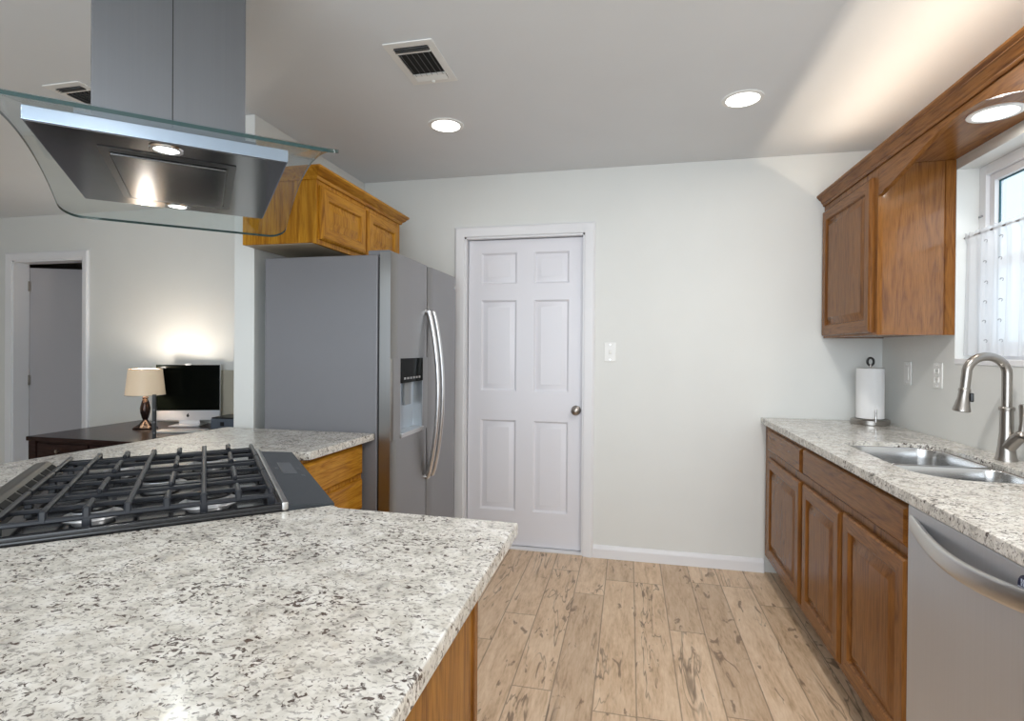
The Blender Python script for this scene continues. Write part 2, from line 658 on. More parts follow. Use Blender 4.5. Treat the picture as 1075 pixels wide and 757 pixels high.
# living room far wall with door opening
LX0, LX1, LZ, LY = -5.40, -4.61, 2.075, 0.30
b = MB()
b.box(-7.0, LX0, LY, LY + 0.12, 0, H).box(LX1, -1.92, LY, LY + 0.12, 0, H).box(LX0, LX1, LY, LY + 0.12, LZ, H)
b.box(-1.935, -1.92, 0.0, LY + 0.12, 0, H)
struct('wall_living', b, WALL, 0)
struct('wall_side_light_block', MB().box(-7.1, -7.0, -6.6, LY + 0.12, 0, H), WALL, 0)  # unseen wall, added to darken the living room
struct('wall_rear_light_block', MB().box(-7.0, -3.2, -5.4, -5.3, 0, H), WALL, 0)  # unseen partial wall, added to block world light from behind
# little hallway behind the living room door
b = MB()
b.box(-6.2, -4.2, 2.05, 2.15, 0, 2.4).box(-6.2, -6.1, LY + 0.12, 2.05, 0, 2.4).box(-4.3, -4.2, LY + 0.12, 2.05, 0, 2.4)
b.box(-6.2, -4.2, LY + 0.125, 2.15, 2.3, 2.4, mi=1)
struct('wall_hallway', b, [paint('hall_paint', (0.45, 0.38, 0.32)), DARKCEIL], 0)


def casing(b, x0, x1, zt, y, wd=0.066, th=0.018):
    """moulded door casing on the wall face y, facing -y"""
    prof = [(0, 0), (0, -0.010), (0.006, -0.014), (0.022, -0.016), (0.030, -0.020), (0.052, -0.022), (0.060, -0.018), (wd, -0.012), (wd, 0)]
    bm = bmesh.new()
    path = [((x0, 0), (-1, 0)), ((x0, zt), (-1, 1)), ((x1, zt), (1, 1)), ((x1, 0), (1, 0))]
    rings = []
    for (px, pz), (dx, dz) in path:
        rings.append([bm.verts.new((px + dx * a, y + c, pz + dz * a)) for a, c in prof])
    n = len(prof)
    for r0, r1 in zip(rings, rings[1:]):
        for i in range(n):
            j = (i + 1) % n
            bm.faces.new((r0[i], r0[j], r1[j], r1[i]))
    bm.faces.new(rings[0])
    bm.faces.new(rings[-1][::-1])
    bmesh.ops.recalc_face_normals(bm, faces=bm.faces[:])
    b._merge(bm)
    return b


b = casing(MB(), DX0, DX1, DZ, 0.0)
b.box(DX0, DX0 + 0.012, 0.0, 0.12, 0, DZ).box(DX1 - 0.012, DX1, 0.0, 0.12, 0, DZ).box(DX0, DX1, 0.0, 0.12, DZ - 0.012, DZ)
struct('trim_1', b, TRIM, 30)
b = casing(MB(), LX0, LX1, LZ, LY)
b.box(LX0, LX0 + 0.015, LY, LY + 0.13, 0, LZ).box(LX1 - 0.015, LX1, LY, LY + 0.13, 0, LZ).box(LX0, LX1, LY, LY + 0.13, LZ - 0.015, LZ)
struct('trim_2', b, TRIM, 30)
# baseboards
prof = [(0, 0), (0.016, 0), (0.016, 0.052), (0.012, 0.060), (0.012, 0.066), (0.006, 0.078), (0, 0.080)]
struct('baseboard_back', MB().sweep(prof, (DX1 + 0.066, 0, 0), (0.79, 0, 0), xdir=(0, -1, 0)), TRIM, 30)
struct('baseboard_living', MB().sweep(prof, (LX1 + 0.066, LY, 0), (-1.94, LY, 0), xdir=(0, -1, 0)), TRIM, 30)

# six panel door
dx0, dx1, dz0, dz1, dy = DX0 + 0.015, DX1 - 0.015, 0.012, DZ - 0.015, 0.045
b = MB()
cols = [dx0, -0.975, -0.732, -0.615, -0.385, dx1]
rows = [dz0, 0.242, 0.842, 1.035, 1.640, 1.748, 1.955, dz1]
ring = [(0.0, 0.0), (0.004, -0.004), (0.012, -0.013), (0.020, -0.013), (0.045, -0.004), (0.049, -0.004)]
bm = bmesh.new()
for i in range(5):
    for j in range(7):
        xa, xb, za, zb = cols[i], cols[i + 1], rows[j], rows[j + 1]
        if i in (1, 3) and j in (1, 3, 5):
            b.ringed(xa, xb, za, zb, 0.0, [(a, h + 1e-6) for a, h in ring], T(0, dy, 0), None, False)
        else:
            v = [bm.verts.new(c) for c in ((xa, dy, za), (xb, dy, za), (xb, dy, zb), (xa, dy, zb))]
            bm.faces.new(v)
b._merge(bm)
b.box(dx0, dx1, dy + 0.014, dy + 0.036, dz0, dz1)
for xa, xb, za, zb in ((dx0, dx0 + .002, dz0, dz1), (dx1 - .002, dx1, dz0, dz1), (dx0, dx1, dz1 - .002, dz1), (dx0, dx1, dz0, dz0 + .002)):
    b.box(xa, xb, dy, dy + 0.02, za, zb)
door = struct('door_1', b, DOORP, 20)
Mk = T(-0.333, dy, 0.922) @ Matrix.Rotation(PI / 2, 4, 'X')
MB().lathe([(0.031, -0.002), (0.031, 0.004), (0.026, 0.009), (0.012, 0.012), (0.011, 0.026), (0.018, 0.034), (0.026, 0.044), (0.028, 0.054), (0.024, 0.064), (0.012, 0.070), (0.001, 0.071)], 28, M=Mk).build('door_knob', NICKEL, door)
MB().box(DX0, DX1, -0.002, 0.06, 0.0, 0.010, 0.003).build('threshold', TRIM, door)
b = MB()
b.box(DX1 - 0.0125, DX1 - 0.011, 0.02, 0.045, 0.90, 0.96)
b.build('strike_plate', NICKEL, door)

# living room door leaf, half open into the hallway
th = thing('door_2', 'x', 'x', (LX0 + 0.02, LY + 0.128, 0), 0.0)
for k in ('label', 'category'):
    del th[k]
th['kind'] = 'structure'
th.rotation_euler.z = math.radians(24)
b = MB().box(0, 0.745, 0, 0.036, 0.012, 2.03, 0.002)
b.build('door_leaf', GREYDOOR, th)
for z in (1.86, 1.0, 0.2):
    MB().box(-0.004, 0.012, -0.004, 0.002, z - 0.045, z + 0.045).lathe([(0.006, z - 0.045), (0.006, z + 0.045)], 10, M=T(-0.002, -0.006, 0)).build('hinge', NICKEL, th)

# window in the right wall
WX = XR + 0.10
b = MB()
for d_, x0, x1, t_ in ((0.0, XR + 0.085, XR + 0.15, 0.045), (0.045, XR + 0.10, XR + 0.135, 0.032)):
    a0, a1, c0, c1 = WY0 + d_, WY1 - d_, WZ0 + d_, WZ1 - d_
    b.box(x0, x1, a0, a0 + t_, c0, c1, 0.004).box(x0, x1, a1 - t_, a1, c0, c1, 0.004)
    b.box(x0, x1, a0 + t_, a1 - t_, c0, c0 + t_, 0.004).box(x0, x1, a0 + t_, a1 - t_, c1 - t_, c1, 0.004)
b.box(XR + 0.102, XR + 0.14, WY0 + 0.077, WY1 - 0.077, 1.67, 1.715, 0.004)
win = struct('window_1', b, TRIM, 30)
MB().box(XR + 0.112, XR + 0.118, WY0 + 0.077, WY1 - 0.077, WZ0 + 0.077, 1.67).build('pane', PANE, win, 0)
MB().box(XR + 0.122, XR + 0.128, WY0 + 0.077, WY1 - 0.077, 1.715, WZ1 - 0.077).build('pane', PANE, win, 0)
b = MB()
for a0, a1, c0, c1 in ((WY1 - 0.083, WY1 - 0.075, 1.715, WZ1 - 0.077), (WY0 + 0.075, WY0 + 0.083, 1.715, WZ1 - 0.077), (WY0 + 0.08, WY1 - 0.08, WZ1 - 0.083, WZ1 - 0.075)):
    b.box(XR + 0.116, XR + 0.121, a0, a1, c0, c1)
b.build('frame_reflection', TEAL, win, 0)  # teal strips stand in for the frame's reflection in the upper pane
b = MB().box(XR - 0.004, XR + 0.09, WY0, WY1, WZ0 - 0.02, WZ0 + 0.006, 0.004)
b.build('sill', TRIM, win)
MB().box(XR + 0.08, XR + 0.087, WY1 - 0.03, WY1 - 0.005, 1.90, 1.908, 0.001).build('latch', STITCH, win)

# ------------------------------------------------------------------ cabinets helpers
DOOR_RINGS = [(0.0, 0.008), (0.003, 0.014), (0.010, 0.019), (0.055, 0.019), (0.059, 0.017), (0.064, 0.008), (0.074, 0.008), (0.100, 0.017), (0.104, 0.018)]
DRAWER_RINGS = [(0.0, 0.008), (0.004, 0.014), (0.012, 0.019), (0.016, 0.019)]


def face_x(x, y0, sgn):
    """matrix that puts a ringed panel (front -Y, width X) on plane x facing sgn*x, starting at y0 and running to +width"""
    if sgn < 0:   # faces -x : local -Y -> -X ; local X -> -Y
        return T(x, y0, 0) @ Matrix.Rotation(-PI / 2, 4, 'Z')
    return T(x, y0, 0) @ Matrix.Rotation(PI / 2, 4, 'Z')


def front(name, parent, x, ya, yb, z0, z1, sgn, mats, rings):
    """cabinet front on plane x between ya<yb, facing sgn x"""
    wd = yb - ya
    M = face_x(x, yb if sgn < 0 else ya, sgn)
    hm = (0.012, 0.056) if rings is DOOR_RINGS else None
    return MB().ringed(0, wd, z0, z1, 0.0, rings, M, hm).build(name, mats, parent, 25)


# ------------------------------------------------------------------ right run: base cabinets
BX = 0.795
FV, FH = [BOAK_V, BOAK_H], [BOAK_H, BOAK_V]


def base_box(name, label, ya, yb):
    r = thing(name, label, 'cabinet', (BX, (ya + yb) / 2, 0))
    oy = (ya + yb) / 2
    y0, y1 = ya - oy, yb - oy
    b = MB()
    b.box(0.0, 0.02, y0, y1, 0.105, 0.885)                      # face frame
    b.box(0.02, XR - BX - 0.003, y0, y0 + 0.016, 0.105, 0.885).box(0.02, XR - BX - 0.003, y1 - 0.016, y1, 0.105, 0.885)
    b.box(0.02, XR - BX - 0.003, y0, y1, 0.105, 0.121).box(XR - BX - 0.015, XR - BX - 0.003, y0, y1, 0.121, 0.885)
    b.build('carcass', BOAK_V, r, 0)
    MB().box(0.075, 0.09, y0, y1, 0.0, 0.105).build('toe_kick', mat('toe_kick_brown', (0.07, 0.04, 0.025), 0.6), r, 0)
    return r, oy


r, oy = base_box('base_cabinet', 'narrow brown oak base cabinet against the white back wall, one drawer over one door', -0.738, -0.004)
front('drawer', r, 0, -0.725 - oy, -0.115 - oy, 0.745, 0.862, -1, FH, DRAWER_RINGS)
front('door', r, 0, -0.712 - oy, -0.115 - oy, 0.135, 0.705, -1, FV, DOOR_RINGS)
r, oy = base_box('sink_cabinet', 'brown oak sink base cabinet with two doors under one long false drawer, beside the dishwasher', -1.716, -0.740)
front('false_drawer', r, 0, -1.702 - oy, -0.757 - oy, 0.748, 0.868, -1, FH, DRAWER_RINGS)
front('door', r, 0, -1.202 - oy, -0.757 - oy, 0.135, 0.708, -1, FV, DOOR_RINGS)
front('door', r, 0, -1.702 - oy, -1.232 - oy, 0.135, 0.716, -1, FV, DOOR_RINGS)

# dishwasher
DY0, DY1 = -2.322, -1.722
r = thing('dishwasher', 'stainless steel dishwasher with curved bar handle under the right granite counter', 'dishwasher', (0.78, (DY0 + DY1) / 2, 0))
hw = (DY1 - DY0) / 2
MB().box(0.03, 0.60, -hw + 0.004, hw - 0.004, 0.02, 0.875).build('tub', BLACK, r, 0)
b = MB()
b.box(-0.008, 0.03, -hw + 0.003, hw - 0.003, 0.11, 0.884, 0.006, 3)
b.build('door', DWSTEEL, r)
MB().box(0.05, 0.065, -hw + 0.004, hw - 0.004, 0.0, 0.11).build('kick_plate', BLACK, r, 0)
# handle: wide flat bar bowing forwards
b = MB()
bm = bmesh.new()
N_ = 28
rings = []
for i in range(N_ + 1):
    t = i / N_
    y = hw - 0.022 - t * (2 * hw - 0.044)
    bow = math.sin(PI * t) ** 1.0
    x = -0.004 - 0.036 * bow
    zt = 0.856 - 0.022 * bow
    pr = [(0.004, 0.003), (-0.003, 0.003), (-0.009, -0.004), (-0.010, -0.034), (-0.005, -0.043), (0.004, -0.043)]
    rings.append([bm.verts.new((x + a, y, zt + c)) for a, c in pr])
for r0, r1 in zip(rings, rings[1:]):
    for i in range(6):
        j = (i + 1) % 6
        bm.faces.new((r0[i], r0[j], r1[j], r1[i]))
bm.faces.new(rings[0])
bm.faces.new(rings[-1][::-1])
bmesh.ops.recalc_face_normals(bm, faces=bm.faces[:])
b._merge(bm)
b.build('handle', STEEL_H, r, 50)
ym = (DY0 + DY1) / 2
st = MB().lathe([(0.024, 0.0), (0.024, 0.0008)], 28, M=T(-0.0095, -2.196 - ym, 0.846) @ Matrix.Rotation(-PI / 2, 4, 'Y')).build('sticker', BLUEDECAL, r)
b = MB()
b.box(-0.0112, -0.0104, -2.219 - ym, -2.174 - ym, 0.8405, 0.8435)
for k, (yy, zz, h_, w_) in enumerate(((-2.184, 0.8455, 0.014, 0.003), (-2.190, 0.8455, 0.014, 0.003), (-2.187, 0.8515, 0.003, 0.008), (-2.196, 0.8455, 0.014, 0.003), (-2.204, 0.8455, 0.014, 0.003), (-2.200, 0.857, 0.003, 0.010), (-2.187, 0.832, 0.005, 0.003), (-2.194, 0.832, 0.005, 0.003), (-2.201, 0.832, 0.005, 0.003))):
    b.box(-0.0112, -0.0104, yy - w_ / 2 - ym, yy + w_ / 2 - ym, zz, zz + h_)
b.build('printing', mat('sticker_white', (0.55, 0.58, 0.70), 0.4), st, 0)

# right granite counter with sink hole
CX0 = 0.766
SINK = rrect(0.905, 1.275, -1.545, -0.815, [0.07, 0.09, 0.16, 0.10], 8)
b = MB().prism([(CX0, -0.003), (CX0, -3.2), (XR - 0.002, -3.2), (XR - 0.002, -0.003)], 0.885, 0.92, 0.005, holes=[SINK])
tag(b.build('granite_counter', GRAN, None, 40), 'pale speckled granite counter along the window wall, holding the sink', 'countertop')

# sink
r = thing('sink', 'stainless double bowl undermount sink set in the right granite counter', 'sink', (1.09, -1.18, 0.70))
o0 = Vector((1.09, -1.18, 0.70))


def bowl(x0, x1, y0, y1, rad):
    b = MB()
    bm = bmesh.new()
    rings = []
    for ins, z in ((-0.006, 0.902), (0.0, 0.902), (0.004, 0.897), (0.008, 0.86), (0.014, 0.745), (0.028, 0.722), (0.055, 0.712), (0.10, 0.708)):
        rr = [max(q - max(ins, 0) * 0.4, 0.02) for q in rad]
        rings.append([bm.verts.new((x - o0.x, y - o0.y, z - o0.z)) for x, y in rrect(x0 + ins, x1 - ins, y0 + ins, y1 - ins, rr, 8)])
    n = len(rings[0])
    for a, c in zip(rings, rings[1:]):
        for i in range(n):
            j = (i + 1) % n
            bm.faces.new((a[i], a[j], c[j], c[i]))
    bm.faces.new(rings[-1])
    bmesh.ops.recalc_face_normals(bm, faces=bm.faces[:])
    for f in bm.faces:
        pass
    b._merge(bm)
    o = b.build('bowl', SINKST, r, 50)
    md = o.modifiers.new('thickness', 'SOLIDIFY')
    md.thickness = 0.0015
    md.offset = -1
    MB().lathe([(0.045, 0.0), (0.045, 0.003), (0.036, 0.004), (0.030, -0.002), (0.004, -0.002)], 28, M=T((x0 + x1) / 2 - o0.x, (y0 + y1) / 2 - o0.y, 0.0095)).build('drain', CHROME, o)
    return o


bowl(0.912, 1.268, -1.215, -0.822, [0.07, 0.09, 0.05, 0.05])
bowl(0.912, 1.268, -1.538, -1.240, [0.05, 0.05, 0.165, 0.105])

# faucet
r = thing('faucet', 'brushed nickel gooseneck pull-down faucet standing behind the sink', 'faucet', (1.343, -1.147, 0.92))
MB().lathe([(0.0335, 0.0), (0.0335, 0.006), (0.030, 0.012), (0.025, 0.05), (0.0205, 0.10), (0.0195, 0.185)], 32).build('base', NICKEL, r)
MB().lathe([(0.0225, 0.182), (0.0235, 0.186), (0.0235, 0.192), (0.0205, 0.196)], 32).build('collar', NICKEL, r)
dirv = Vector((-0.99, -0.13, 0)).normalized()
R_ = 0.069
pts = [(0, 0, 0.19), (0, 0, 0.25), (0, 0, 0.315)]
for i in range(1, 15):
    a = PI * i / 15
    p = dirv * (R_ - R_ * math.cos(a)) + Vector((0, 0, 0.315 + R_ * math.sin(a) * 0.92))
    pts.append(tuple(p))
e0 = dirv * (2 * R_) + Vector((0, 0, 0.312))
pts.append(tuple(e0))
e1 = e0 + dirv * 0.006 + Vector((0, 0, -0.055))
pts.append(tuple(e1))
MB().tube(pts, 0.0155, 20).build('spout', NICKEL, r, 60)
tilt = Matrix.Rotation(0.10, 4, Vector((0, 1, 0)))
Mh = T(*e1) @ Matrix.Rotation(PI, 4, 'X') @ Matrix.Rotation(-0.12, 4, 'Y')
h = MB().lathe([(0.017, -0.004), (0.0185, 0.0), (0.0185, 0.006), (0.017, 0.010), (0.018, 0.03), (0.023, 0.058), (0.027, 0.074), (0.027, 0.080), (0.020, 0.083)], 28, M=Mh).build('spray_head', NICKEL, r)
MB().box(-0.026, -0.014, -0.010, 0.010, 0.012, 0.045, 0.004, M=T(*e1) @ Matrix.Rotation(PI, 4, 'X') @ Matrix.Rotation(PI + 0.35, 4, 'Z')).build('spray_button', BLACK, h)
MB().tube([(0.0, -0.01, 0.05), (0.012, -0.03, 0.08), (0.020, -0.045, 0.098)], [0.022, 0.021, 0.019], 20).build('handle_body', NICKEL, r, 60)
MB().lathe([(0.0185, 0.0), (0.020, 0.004), (0.017, 0.010), (0.011, 0.016), (0.0095, 0.04), (0.012, 0.085), (0.0145, 0.105), (0.012, 0.112)], 24, M=T(0.020, -0.045, 0.098) @ Matrix.Rotation(0.10, 4, 'X')).build('handle_lever', NICKEL, r)

# paper towel holder and roll
px, py = 1.285, -0.155
r = thing('paper_towel_holder', 'brushed metal paper towel stand in the corner of the right counter', 'holder', (px, py, 0.92))
MB().lathe([(0.088, 0.0), (0.092, 0.003), (0.092, 0.024), (0.086, 0.029), (0.02, 0.030)], 48).build('base', NICKEL, r)
MB().lathe([(0.006, 0.028), (0.006, 0.325)], 16).build('post', NICKEL, r)
MB().tube([(0.0, -0.0145 * math.cos(a), 0.340 + 0.020 * math.sin(a)) for a in [2 * PI * k / 24 for k in range(25)]], 0.006, 10, M=Matrix.Rotation(PI / 2 - 0.3, 4, 'Z')).build('finger_loop', mat('dark_bronze', (0.03, 0.028, 0.026), 0.35, 0.6), r, 60)
MB().tube([(-0.006, -0.088, 0.02), (-0.006, -0.088, 0.088)], 0.005, 12).build('tension_arm', CHROME, r)
b = MB()
b.lathe([(0.022, 0.0), (0.062, 0.0), (0.066, 0.003), (0.066, 0.272), (0.062, 0.275), (0.022, 0.275), (0.022, 0.0)], 48, cap=False)
b.box(-0.0015, 0.0, -0.068, -0.064, 0.003, 0.272)
tag(b.build('paper_towel_roll', PAPER, None, 40, (px, py, 0.9505)), 'white paper towel roll standing on the metal holder', 'paper towel')


def plate(name, label, M, kind):
    r = thing(name, label, 'switch' if kind == 'switch' else 'outlet')
    r.matrix_world = M
    MB().box(-0.037, 0.037, -0.006, 0.0, -0.06, 0.06, 0.003).build('cover_plate', WHITEP, r)
    if kind == 'switch':
        MB().box(-0.007, 0.007, -0.016, -0.005, -0.010, 0.014, 0.003).build('toggle', WHITEP, r)
    elif kind == 'rocker':
        MB().box(-0.017, 0.017, -0.009, -0.005, -0.034, 0.034, 0.002).build('rocker', WHITEP, r)
    else:
        for z in (-0.02, 0.02):
            o = MB().box(-0.016, 0.016, -0.009, -0.005, z - 0.014, z + 0.014, 0.005).build('socket', WHITEP, r)
            MB().box(-0.008, -0.006, -0.0096, -0.0088, z - 0.003, z + 0.006).box(0.006, 0.008, -0.0096, -0.0088, z - 0.003, z + 0.006).build('slots', BLACK, o, 0)
    for z in (-0.047, 0.047):
        MB().lathe([(0.0035, 0.0), (0.003, 0.0015)], 12, M=T(0, -0.006, z) @ Matrix.Rotation(PI / 2, 4, 'X')).build('screw', CHROME, r)
    return r


plate('light_switch', 'white toggle light switch on the back wall right of the six panel door', T(-0.118, 0, 1.30), 'switch')
RW = Matrix.Rotation(-PI / 2, 4, 'Z')
plate('rocker_switch', 'white rocker plate on the right wall nearer the corner and paper towels', T(XR, -0.295, 1.205) @ RW, 'rocker')
plate('wall_outlet', 'white outlet plate on the right wall beside the window edge', T(XR, -0.575, 1.205) @ RW, 'outlet')

# ------------------------------------------------------------------ upper right cabinet, valance, crown
UX = 1.098
r = thing('upper_cabinet', 'brown oak upper cabinet high on the right wall in the corner beside the window', 'cabinet', (UX, -0.35, 1.39))
b = MB()
b.box(0.0, 0.02, -0.348, 0.346, 0.0, 0.765)
b.box(0.265, XR - UX - 0.003, -0.352, -0.346, 0.0, 0.774).box(0.02, XR - UX - 0.003, 0.33, 0.346, 0.0, 0.72)
b.box(0.02, XR - UX - 0.003, -0.33, 0.33, 0.004, 0.02).box(0.02, XR - UX - 0.003, -0.33, 0.33, 0.70, 0.715).box(XR - UX - 0.012, XR - UX - 0.003, -0.33, 0.33, 0.02, 0.70)
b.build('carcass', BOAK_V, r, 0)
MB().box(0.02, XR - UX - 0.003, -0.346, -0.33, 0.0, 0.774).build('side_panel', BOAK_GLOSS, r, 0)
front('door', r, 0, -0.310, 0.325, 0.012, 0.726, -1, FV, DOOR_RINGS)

# arched valance board + soffit
VY0 = -2.0
r = thing('arched_valance', 'brown oak arched valance bridging over the sink window, with a boxed soffit behind', 'valance', (UX, -0.70, 2.0))
pts = []
arch = [(-0.70, 2.022), (-0.735, 2.024), (-0.76, 2.036), (-0.81, 2.040), (-0.90, 2.060), (-1.00, 2.084), (-1.12, 2.110), (-1.22, 2.124), (-1.33, 2.128), (-1.44, 2.118), (-1.54, 2.094), (-1.64, 2.060), (-1.74, 2.038), (-1.80, 2.034), (-1.83, 2.022), (-2.0, 2.022)]
poly = [(y + 0.70, z - 2.0) for y, z in arch] + [(VY0 + 0.70, 0.185), (0.0, 0.185)]
Mv = Matrix(((0, 0, 1, 0), (1, 0, 0, 0), (0, 1, 0, 0), (0, 0, 0, 1)))
b = MB().prism(poly, 0.0, 0.02, 0.0, M=Mv)
b.build('arched_board', BOAK_H, r, 30)
MB().box(0.02, XR - UX - 0.003, VY0 + 0.70, 0.03, 0.165, 0.18).build('soffit_panel', BOAK_H, r, 0)
# crown moulding running along cabinet and valance
prof = [(0, 0), (0.006, 0), (0.009, 0.006), (0.009, 0.012), (0.015, 0.017), (0.019, 0.028), (0.028, 0.038), (0.032, 0.040), (0.032, 0.044), (0.038, 0.048), (0.042, 0.054), (0.042, 0.062), (0.038, 0.062), (0.034, 0.055), (0.027, 0.046), (0.019, 0.036), (0.012, 0.030), (0.0, 0.024)]
b = MB().sweep(prof, (UX - 0.001, -0.004, 2.152), (UX - 0.001, VY0, 2.152), xdir=(-1, 0, 0))
tag(b.build('crown_moulding', BOAK_H, None, 30), 'stepped brown oak crown moulding running along the top of the right cabinet and valance', 'moulding')
# LED tape lying on the cabinet tops behind the crown
led = thing('light_strip', 'thin warm light strip lying behind the crown moulding above the right cabinets', 'light', (1.0905, -1.12, 2.190))
MB().box(-0.003, 0.003, -0.86, 0.86, -0.0025, 0.0).build('tape', LEDS, led, 0)
area('strip_glow', (-0.001, 0.0, 0.0022), 0.004, STRIP_W, (1.0, 0.83, 0.65), (0, math.radians(156), 0), 'RECTANGLE', 1.72, parent=led)


# recessed lights
def recessed(label, x, y, z, rad, power, col, glow=True, group=None):
    r = thing('recessed_light', label, 'ceiling light', (x, y, z), 0, group)
    MB().lathe([(rad + 0.012, -0.001), (rad + 0.012, -0.004), (rad, -0.007), (rad - 0.006, -0.005), (rad - 0.006, -0.001)], 48, cap=False).build('trim_ring', WHITEP, r)
    MB().lathe([(rad - 0.005, -0.001), (rad - 0.006, -0.004), (0.001, -0.005)], 48).build('diffuser', DIFF, r)
    area('lamp_light', (0, 0, -0.012), rad * 1.8, power, col, (0, 0, 0), parent=r)
    return r


recessed('round recessed ceiling light left of centre, past the air vent', -0.93, -0.815, H, 0.078, LAMP_W, WARM, group='recessed ceiling lights')
recessed('round recessed ceiling light on the right, near the warm lit strip of ceiling', 0.495, -0.82, H, 0.078, LAMP_W, WARM, group='recessed ceiling lights')
recessed('round recessed light in the soffit above the kitchen window', 1.262, -1.21, 2.165, 0.070, 1.5, (1.0, 0.95, 0.88))
for x, y, w_ in ((0.60, -2.1, 19.0), (-0.93, -4.8, 10.0), (0.495, -4.8, 10.0)):
    area('ceiling_fill', (x, y, H - 0.012), 0.14, w_, WARM)  # unseen fill lamps, added to brighten the floor and counter


def vent(label, x, y):
    r = thing('ceiling_vent', label, 'vent', (x, y, H), 0, 'ceiling air vents')
    fw_, fl = 0.100, 0.158
    b = MB().prism(rrect(-fw_, fw_, -fl, fl, 0.004, 2), -0.006, -0.0005, 0.002, holes=[rrect(-0.070, 0.070, -0.125, 0.125, 0.003, 2)])
    b.box(-0.070, 0.070, -0.094, -0.084, -0.008, -0.002).box(-0.070, 0.070, 0.078, 0.088, -0.008, -0.002)
    b.build('frame', WHITEP, r)
    MB().box(-0.070, 0.070, -0.125, 0.125, -0.0015, -0.0005).build('duct_opening', DARKV, r, 0)
    b = MB()
    for k in range(6):
        xx = -0.058 + k * 0.0232
        b.box(-0.009, 0.009, -0.082, 0.076, -0.0006, 0.0006, M=T(xx, 0, -0.007) @ Matrix.Rotation(0.9, 4, 'Y'))
    b.build('slats', VENTGREY, r, 0)
    b = MB()
    for k in range(3):
        b.box(-0.069, 0.069, -0.006, 0.006, -0.0005, 0.0005, M=T(0, -0.119 + k * 0.011, -0.007) @ Matrix.Rotation(0.8, 4, 'X'))
    b.build('end_slats', VENTGREY, r, 0)
    b = MB()
    for k in range(3):
        b.box(-0.069, 0.069, -0.007, 0.007, -0.0005, 0.0005, M=T(0, 0.095 + k * 0.012, -0.007) @ Matrix.Rotation(-0.4, 4, 'X'))
    b.build('end_slats', WHITEP, r, 0)
    MB().box(-0.006, 0.006, 0.126, 0.136, -0.016, -0.005, 0.002).build('lever', WHITEP, r)
    return r


vent('white rectangular ceiling air vent in front of the left recessed light', -0.824, -1.41)
vent('white ceiling air vent half hidden by the range hood glass at upper left', -2.44, -1.42)

# curtain rod and cafe curtain
b = MB().tube([(XR + 0.032, WY1 - 0.002, 1.815), (XR + 0.032, WY0 + 0.002, 1.815)], 0.0045, 10)
tag(b.build('curtain_rod', mat('rod_grey', (0.25, 0.25, 0.26), 0.4, 0.6), None), 'thin grey curtain rod across the kitchen window recess', 'curtain rod')
r = thing('cafe_curtain', 'sheer white cafe curtain hanging over the lower half of the kitchen window', 'curtain', (XR + 0.032, -1.16, 1.30))
bm = bmesh.new()
NY, NZ = 150, 24
grid = []
for j in range(NZ + 1):
    tz = j / NZ
    z = 0.0 + tz * 0.53
    row_ = []
    for i in range(NY + 1):
        ty = i / NY
        y = -0.445 + 0.89 * ty
        amp = 0.011 * (1 - 0.45 * tz)
        x = amp * math.sin(ty * 62 + 1.3 * math.sin(ty * 9) + tz * 0.9) + 0.004 * math.sin(ty * 150)
        if tz > 0.93:
            x *= 0.45
            x -= 0.006
        zz = z + (0.004 * math.sin(ty * 140) if j == NZ else 0)
        row_.append(bm.verts.new((x, y, zz)))
    grid.append(row_)
for j in range(NZ):
    for i in range(NY):
        bm.faces.new((grid[j][i], grid[j][i + 1], grid[j + 1][i + 1], grid[j + 1][i]))
b = MB()
b._merge(bm)
cur = b.build('cloth', SHEER, r, 80)
b = MB()
for yy in (0.285, 0.19, -0.02, -0.2):
    for k, z in enumerate((0.47, 0.385, 0.30, 0.22, 0.14, 0.06)):
        y = yy + 0.006 * math.sin(k * 2.1)
        c = [(-0.016, y + 0.010 * math.cos(a), z + 0.006 * math.sin(a)) for a in [0.2 + 0.5 * q for q in range(9)]]
        MB().tube(c, 0.0016, 6).build('embroidered_motif', STITCH, cur, 60)

# ------------------------------------------------------------------ left: peninsula counter, range notch
Wd = Vector((0.66789, -0.74426))
Dd = Vector((-0.74426, -0.66789))
RN = Vector((-0.718, -2.24))
RF = Vector((-1.234, -1.665))
RC = (RN + RF) / 2
g = 0.003
RW_, RD_ = 0.762, 0.735
e = RW_ / 2 + g
pN, pF = RC + Wd * e, RC - Wd * e
pN2, pF2 = pN + Dd * (RD_ + g), pF + Dd * (RD_ + g)
CZ0, CZ1 = 0.888, 0.92
poly = [(-1.145, -1.163), (-1.168, -1.640), tuple(pF), tuple(pF2), tuple(pN2), tuple(pN), (-0.69, -2.256), (-0.243, -2.264), (-0.243, -3.25), (-2.06, -3.25), (-2.03, -2.08), (-1.932, -1.163)]
b = MB().prism(poly, CZ0, CZ1, 0.005)
tag(b.build('granite_counter', GRAN, None, 40), 'large pale speckled granite peninsula counter wrapping around the gas range', 'countertop')

# peninsula cabinet with oak end panel
r = thing('peninsula_cabinet', 'oak peninsula cabinet end under the foreground granite slab', 'cabinet', (-0.34, -2.75, 0))
b = MB().box(-0.36, 0.0, -0.40, 0.44, 0.0, 0.887)
b.build('carcass', MOAK_V, r, 0)
MB().box(0.0, 0.012, -0.40, 0.42, 0.0, 0.887).build('end_panel', MOAK_V, r, 0)
MB().box(0.0, 0.017, 0.42, 0.445, 0.0, 0.887, 0.002).build('corner_stile', BOAK_V, r)

